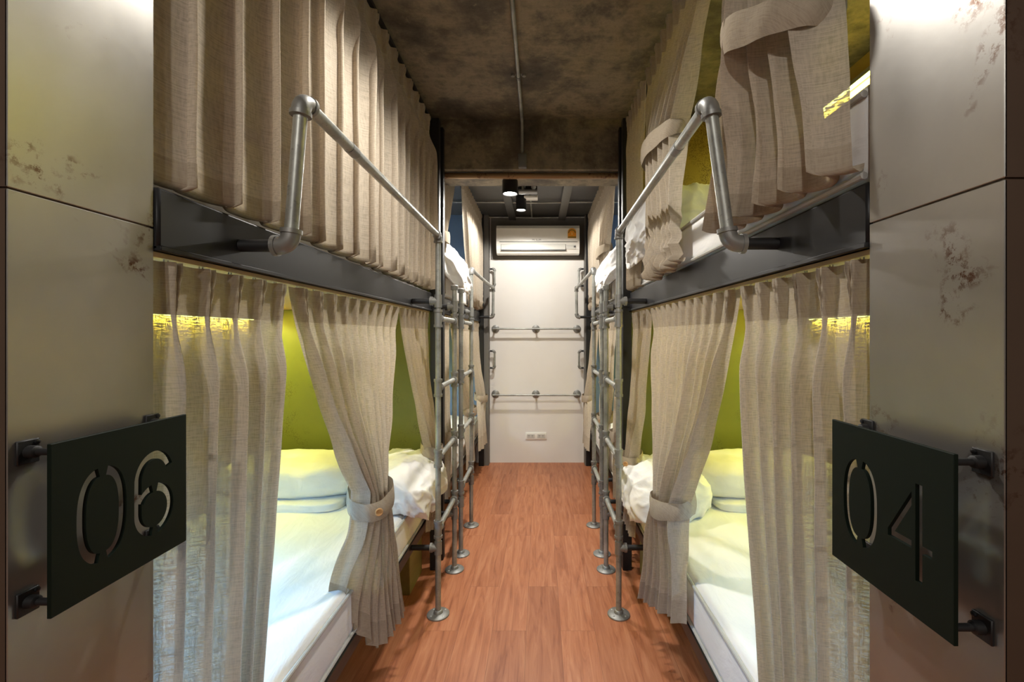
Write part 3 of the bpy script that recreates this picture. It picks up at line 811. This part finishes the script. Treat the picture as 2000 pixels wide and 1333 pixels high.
def side_hook(x, sd, z, label):
    t = thing('pipe_hook', label, 'pipe hook', (x, 4.57, z), 'small pipe hooks on the grey strips')
    L = 0.055
    for zz in (z-0.085, z+0.085):
        MB().lathe([(0.02, 0), (0.02, 0.005), (0.012, 0.009)], (x, 4.575, zz), (sd, 0, 0), 16).build('wall_flange', M['fitting'], t)
        MB().tube([(x, 4.575, zz), (x+sd*L*0.8, 4.575, zz)], 0.009, 12).build('standoff', M['dull_black'], t)
    b = MB()
    elbow(b, (x+sd*L, 4.575, z+0.085), (-sd, 0, 0), (0, 0, -1), 0.009); elbow(b, (x+sd*L, 4.575, z-0.085), (-sd, 0, 0), (0, 0, 1), 0.009)
    b.build('elbow', M['fitting'], t)
    MB().tube([(x+sd*L, 4.575, z-0.08), (x+sd*L, 4.575, z+0.08)], 0.009, 12).build('grip', M['pipe'], t)
side_hook(-0.512, 1, 1.055, 'small pipe hook on the grey strip below the far guard rail, 06 side')
side_hook(0.445, -1, 1.055, 'small pipe hook on the grey strip below the far guard rail, 04 side')
side_hook(-0.512, 1, 1.88, 'small pipe hook on the grey strip behind the far guard rail, 06 side')
side_hook(0.445, -1, 1.88, 'small pipe hook on the grey strip behind the far guard rail, 04 side')

def outlet():
    z = 1.3-197*YW/889
    t = thing('power_outlet', 'cream double power outlet low on the end wall', 'outlet', (-0.04, YW, z))
    MB().box(-0.148, 0.066, YW-0.010, YW, z-0.036, z+0.036, 0.004, 2).build('plate', M['plastic'], t)
    for cx in (-0.095, 0.012):
        s = MB().box(cx-0.040, cx+0.040, YW-0.013, YW-0.0095, z-0.020, z+0.020, 0.002, 1).build('socket', M['plastic_grey'], t)
        b = MB()
        for k in (-0.022, 0.014):
            b.box(cx+k-0.004, cx+k-0.001, YW-0.0137, YW-0.0128, z-0.001, z+0.010); b.box(cx+k+0.005, cx+k+0.008, YW-0.0137, YW-0.0128, z-0.001, z+0.010)
            b.lathe([(0.0025, 0), (0.0024, 0.0009)], (cx+k+0.002, YW-0.0128, z-0.009), (0, -1, 0), 10)
        b.build('slots', M['plastic_dark'], s)
outlet()

def font(name, body, size, mat, fn, parent, thick=0.0006):
    cu = bpy.data.curves.new(name, 'FONT'); cu.body = body; cu.size = size; cu.extrude = thick; cu.align_x = 'CENTER'; cu.align_y = 'CENTER'
    tmp = bpy.data.objects.new(name, cu); COL.objects.link(tmp)
    dg = bpy.context.evaluated_depsgraph_get(); dg.update()
    me = bpy.data.meshes.new_from_object(tmp.evaluated_get(dg))
    bpy.data.objects.remove(tmp)
    me.transform(fn); me.materials.clear(); me.materials.append(mat)
    o = bpy.data.objects.new(name, me); COL.objects.link(o)
    o.parent = parent; o.matrix_parent_inverse = Matrix.Translation(parent.location).inverted()
    return o

def aircon():
    x0, x1 = -0.428, 0.385
    zt, zb = 1.3+215*4.45/889, 1.3+159*4.45/889
    yf, yb = 4.44, YW-0.013
    t = thing('air_conditioner', 'white split air conditioner mounted high on the end wall', 'air conditioner', (-0.02, YW, zb))
    prof = [(yb, zb+0.012), (yb, zt), (yf+0.03, zt), (yf+0.006, zt-0.03), (yf, zb+0.115), (yf+0.004, zb+0.105), (yf+0.012, zb+0.05), (yf+0.04, zb+0.010), (yf+0.065, zb)]
    MB().prism([(p[0], p[1]) for p in prof], lambda a, b, c: Vector((c, a, b)), x0, x1).build('body', M['plastic'], t, True, 25)
    b = MB()
    b.prism([(yf+0.028, zt-0.004), (yf+0.004, zt-0.032), (yf-0.003, zb+0.125), (yf-0.003, zb+0.118), (yf+0.004, zb+0.118), (yf+0.03, zt-0.02)], lambda a, b_, c: Vector((c, a, b_)), x0+0.002, x1-0.002)
    fp = b.build('front_panel', M['plastic'], t, True, 25)
    MB().box(x0+0.03, x1-0.02, yf-0.001, yf+0.004, zb+0.112, zb+0.117).build('panel_gap', M['plastic_dark'], t)
    vent = MB().box(x0+0.045, x1-0.135, yf+0.001, yf+0.03, zb+0.030, zb+0.092).build('outlet_slot', M['plastic_dark'], t)
    MB().prism([(yf-0.003, zb+0.0905), (yf+0.006, zb+0.0915), (yf+0.012, zb+0.042), (yf-0.002, zb+0.040)], lambda a, b_, c: Vector((c, a, b_)), x0+0.047, x1-0.138).build('louvre', M['plastic_grey'], t, True, 25)
    for cx in (x1-0.095,):
        MB().box(cx-0.03, cx+0.06, yf+0.004, yf+0.012, zb+0.045, zb+0.085, 0.002, 1).build('receiver_window', M['plastic_grey'], t)
        MB().box(cx+0.038, cx+0.058, yf+0.002, yf+0.01, zb+0.060, zb+0.078, 0.002, 1).build('indicator', M['ink'], t)
    def onpanel(x, z): return Vector((x, yf+0.0025+ (z-(zb+0.118))*0.04-0.006, z))
    R = Matrix.Rotation(PI/2, 4, 'X')
    font('logo', 'Mr.SLIM', 0.026, M['ink'], Matrix.Translation(onpanel(-0.035, zb+0.132))@R, fp)
    # arched energy label
    w = 0.041; cx = x1-0.075; zl = zb+0.150
    def arch(w_, z0, z1): 
        pts = [(cx-w_, z0), (cx+w_, z0), (cx+w_, z1)]
        pts += [(cx+w_*math.cos(a), z1+w_*math.sin(a)) for a in [PI*k/14 for k in range(1, 14)]]
        return pts+[(cx-w_, z1)]
    def onp(d): return lambda a, b_, c: onpanel(a, b_)+Vector((0, -c-d, 0))
    lb = MB().prism(arch(w, zl, zl+0.058), onp(0.0), 0.0, 0.0012).build('energy_label', M['orange'], fp, False)
    # markings on the label: pale band, arc, digit
    lm = MB().prism([(cx-w*0.96, zl+0.003), (cx+w*0.96, zl+0.003), (cx+w*0.96, zl+0.016), (cx-w*0.96, zl+0.016)], onp(0.0), 0.0012, 0.0017)
    lm.bm.faces.ensure_lookup_table()
    lm.build('label_band', M['label_green'], fp, False)
    ar = MB().prism([(cx+r*math.cos(a), zl+0.050+r*math.sin(a)) for r, seq in ((w*0.9, range(0, 15)), (w*0.66, range(14, -1, -1))) for a in [PI*k/14 for k in seq]], onp(0.0), 0.0012, 0.0018)
    ar.build('label_arc', M['label_green'], fp, False)
    font('label_digit', '5', 0.032, M['label_pale'], Matrix.Translation(onpanel(cx, zl+0.043)+Vector((0, -0.002, 0)))@R, fp)
aircon()

# ================================================================ NUMBER SIGNS
def stroke(pts, hw):
    L, R = [], []
    for i, p in enumerate(pts):
        a = Vector(pts[max(0, i-1)]); b = Vector(pts[min(len(pts)-1, i+1)])
        d = (b-a).normalized(); nrm = Vector((-d.y, d.x))
        L.append(tuple(Vector(p)+nrm*hw)); R.append(tuple(Vector(p)-nrm*hw))
    return L+R[::-1]
def arc(cx, cy, rx, ry, a0, a1, n=20, e=1.0):
    out = []
    for k in range(n+1):
        a = math.radians(lerp(a0, a1, k/n)); c, s_ = math.cos(a), math.sin(a)
        out.append((cx+rx*math.copysign(abs(c)**e, c), cy+ry*math.copysign(abs(s_)**e, s_)))
    return out
HW = 0.0058
def zero(cx, cy):
    rx, ry = 0.0275, 0.0545
    return [stroke(arc(cx, cy, rx, ry, 97.5, 262.5, 28, 0.8), HW), stroke(arc(cx, cy, rx, ry, -82.5, 82.5, 28, 0.8), HW)]
def six(cx, cy):
    r = 0.0275
    by = cy-0.0545+0.031
    A = arc(cx, cy+0.012, r, 0.0425, 30, 150, 18)[0:]
    A = arc(cx, cy+0.0545-0.034, r, 0.034, 22, 172, 20)+[(cx-r, cy+0.006), (cx-r, by+0.004)]+arc(cx, by, r, 0.031, 180, 261, 14)
    B = arc(cx, by, r, 0.031, 81, -81, 24)
    C = arc(cx, by, r*0.98, 0.031, 150, 99, 8)
    return [stroke(A, HW), stroke(B, HW), stroke(C, HW)]
def four(cx, cy):
    st = cx+0.015
    A = [(st-0.0115, cy+0.034), (st-0.0115-0.0, cy+0.034)]
    poly1 = [(st-0.0105, cy+0.047), (cx-0.033, cy-0.013), (cx-0.033, cy-0.022), (st-0.0105, cy-0.022), (st-0.0105, cy-0.0125), (cx-0.0215, cy-0.0125), (st-0.0105, cy+0.030)]
    poly2 = [(st-0.005, cy-0.058), (st+0.005, cy-0.058), (st+0.005, cy+0.058), (st-0.005, cy+0.058)]
    poly3 = [(st+0.0045, cy-0.022), (st+0.0185, cy-0.022), (st+0.0185, cy-0.0125), (st+0.0045, cy-0.0125)]
    return [poly1, poly2, poly3]
def number_sign(s, xp, xw, ynear, yfar, z0, z1, polys, label):
    """s = +1: the plate faces +x (reads from near to far)"""
    t = thing('number_sign', label, 'sign', (xp, (ynear+yfar)/2, z0), 'dark green numbered signs')
    w = yfar-ynear
    fn = (lambda a, b, c: Vector((xp+s*c, ynear+a if s > 0 else yfar-a, z0+b)))
    pl = MB().box(xp-0.0025, xp+0.0025, ynear, yfar, z0, z1, 0.0006, 1).build('plate', M['sign'], t, False)
    cb = MB()
    for p in polys: cb.prism(p, fn, -0.02, 0.02)
    cut = cb.build('cutter', M['sign'], None, False)
    md = pl.modifiers.new('cut', 'BOOLEAN'); md.operation = 'DIFFERENCE'; md.object = cut; md.solver = 'EXACT'; md.use_self = True
    dg = bpy.context.evaluated_depsgraph_get(); dg.update()
    me = bpy.data.meshes.new_from_object(pl.evaluated_get(dg))
    pl.modifiers.clear(); pl.data = me
    bpy.data.objects.remove(cut)
    for y in (ynear+0.014, yfar-0.014):
        for z in (z0+0.012, z1-0.012):
            MB().tube([(xw+s*0.006, y, z), (xp-s*0.0025, y, z)], 0.0042, 12).build('standoff', M['dull_black'], t)
            bb = MB().box(min(xw, xw+s*0.004), max(xw, xw+s*0.004), y-0.012, y+0.012, z-0.014, z+0.014, 0.001, 1)
            bb.lathe([(0.0075, 0), (0.007, 0.010), (0.0045, 0.012)], (xw+s*0.003, y, z), (s, 0, 0), 14)
            bk = bb.build('mounting_foot', M['dull_black'], t)
            MB().lathe([(0.003, 0), (0.003, 0.002), (0.001, 0.003)], (xw+s*0.004, y+0.008, z+0.010), (s, 0, 0), 8).build('screw', M['black'], bk)
    return t
W_ = 0.2
number_sign(1, -0.560, -0.602, 0.5186, 0.7175, 0.976, 1.1755, zero(0.062, 0.096)+six(0.140, 0.096), 'dark green sign with cut-out number 06 bracketed to the steel column')
number_sign(-1, 0.450, 0.494, 0.492, 0.698, 0.963, 1.171, zero(0.060, 0.102)+four(0.145, 0.102), 'dark green sign with cut-out number 04 bracketed to the steel column')
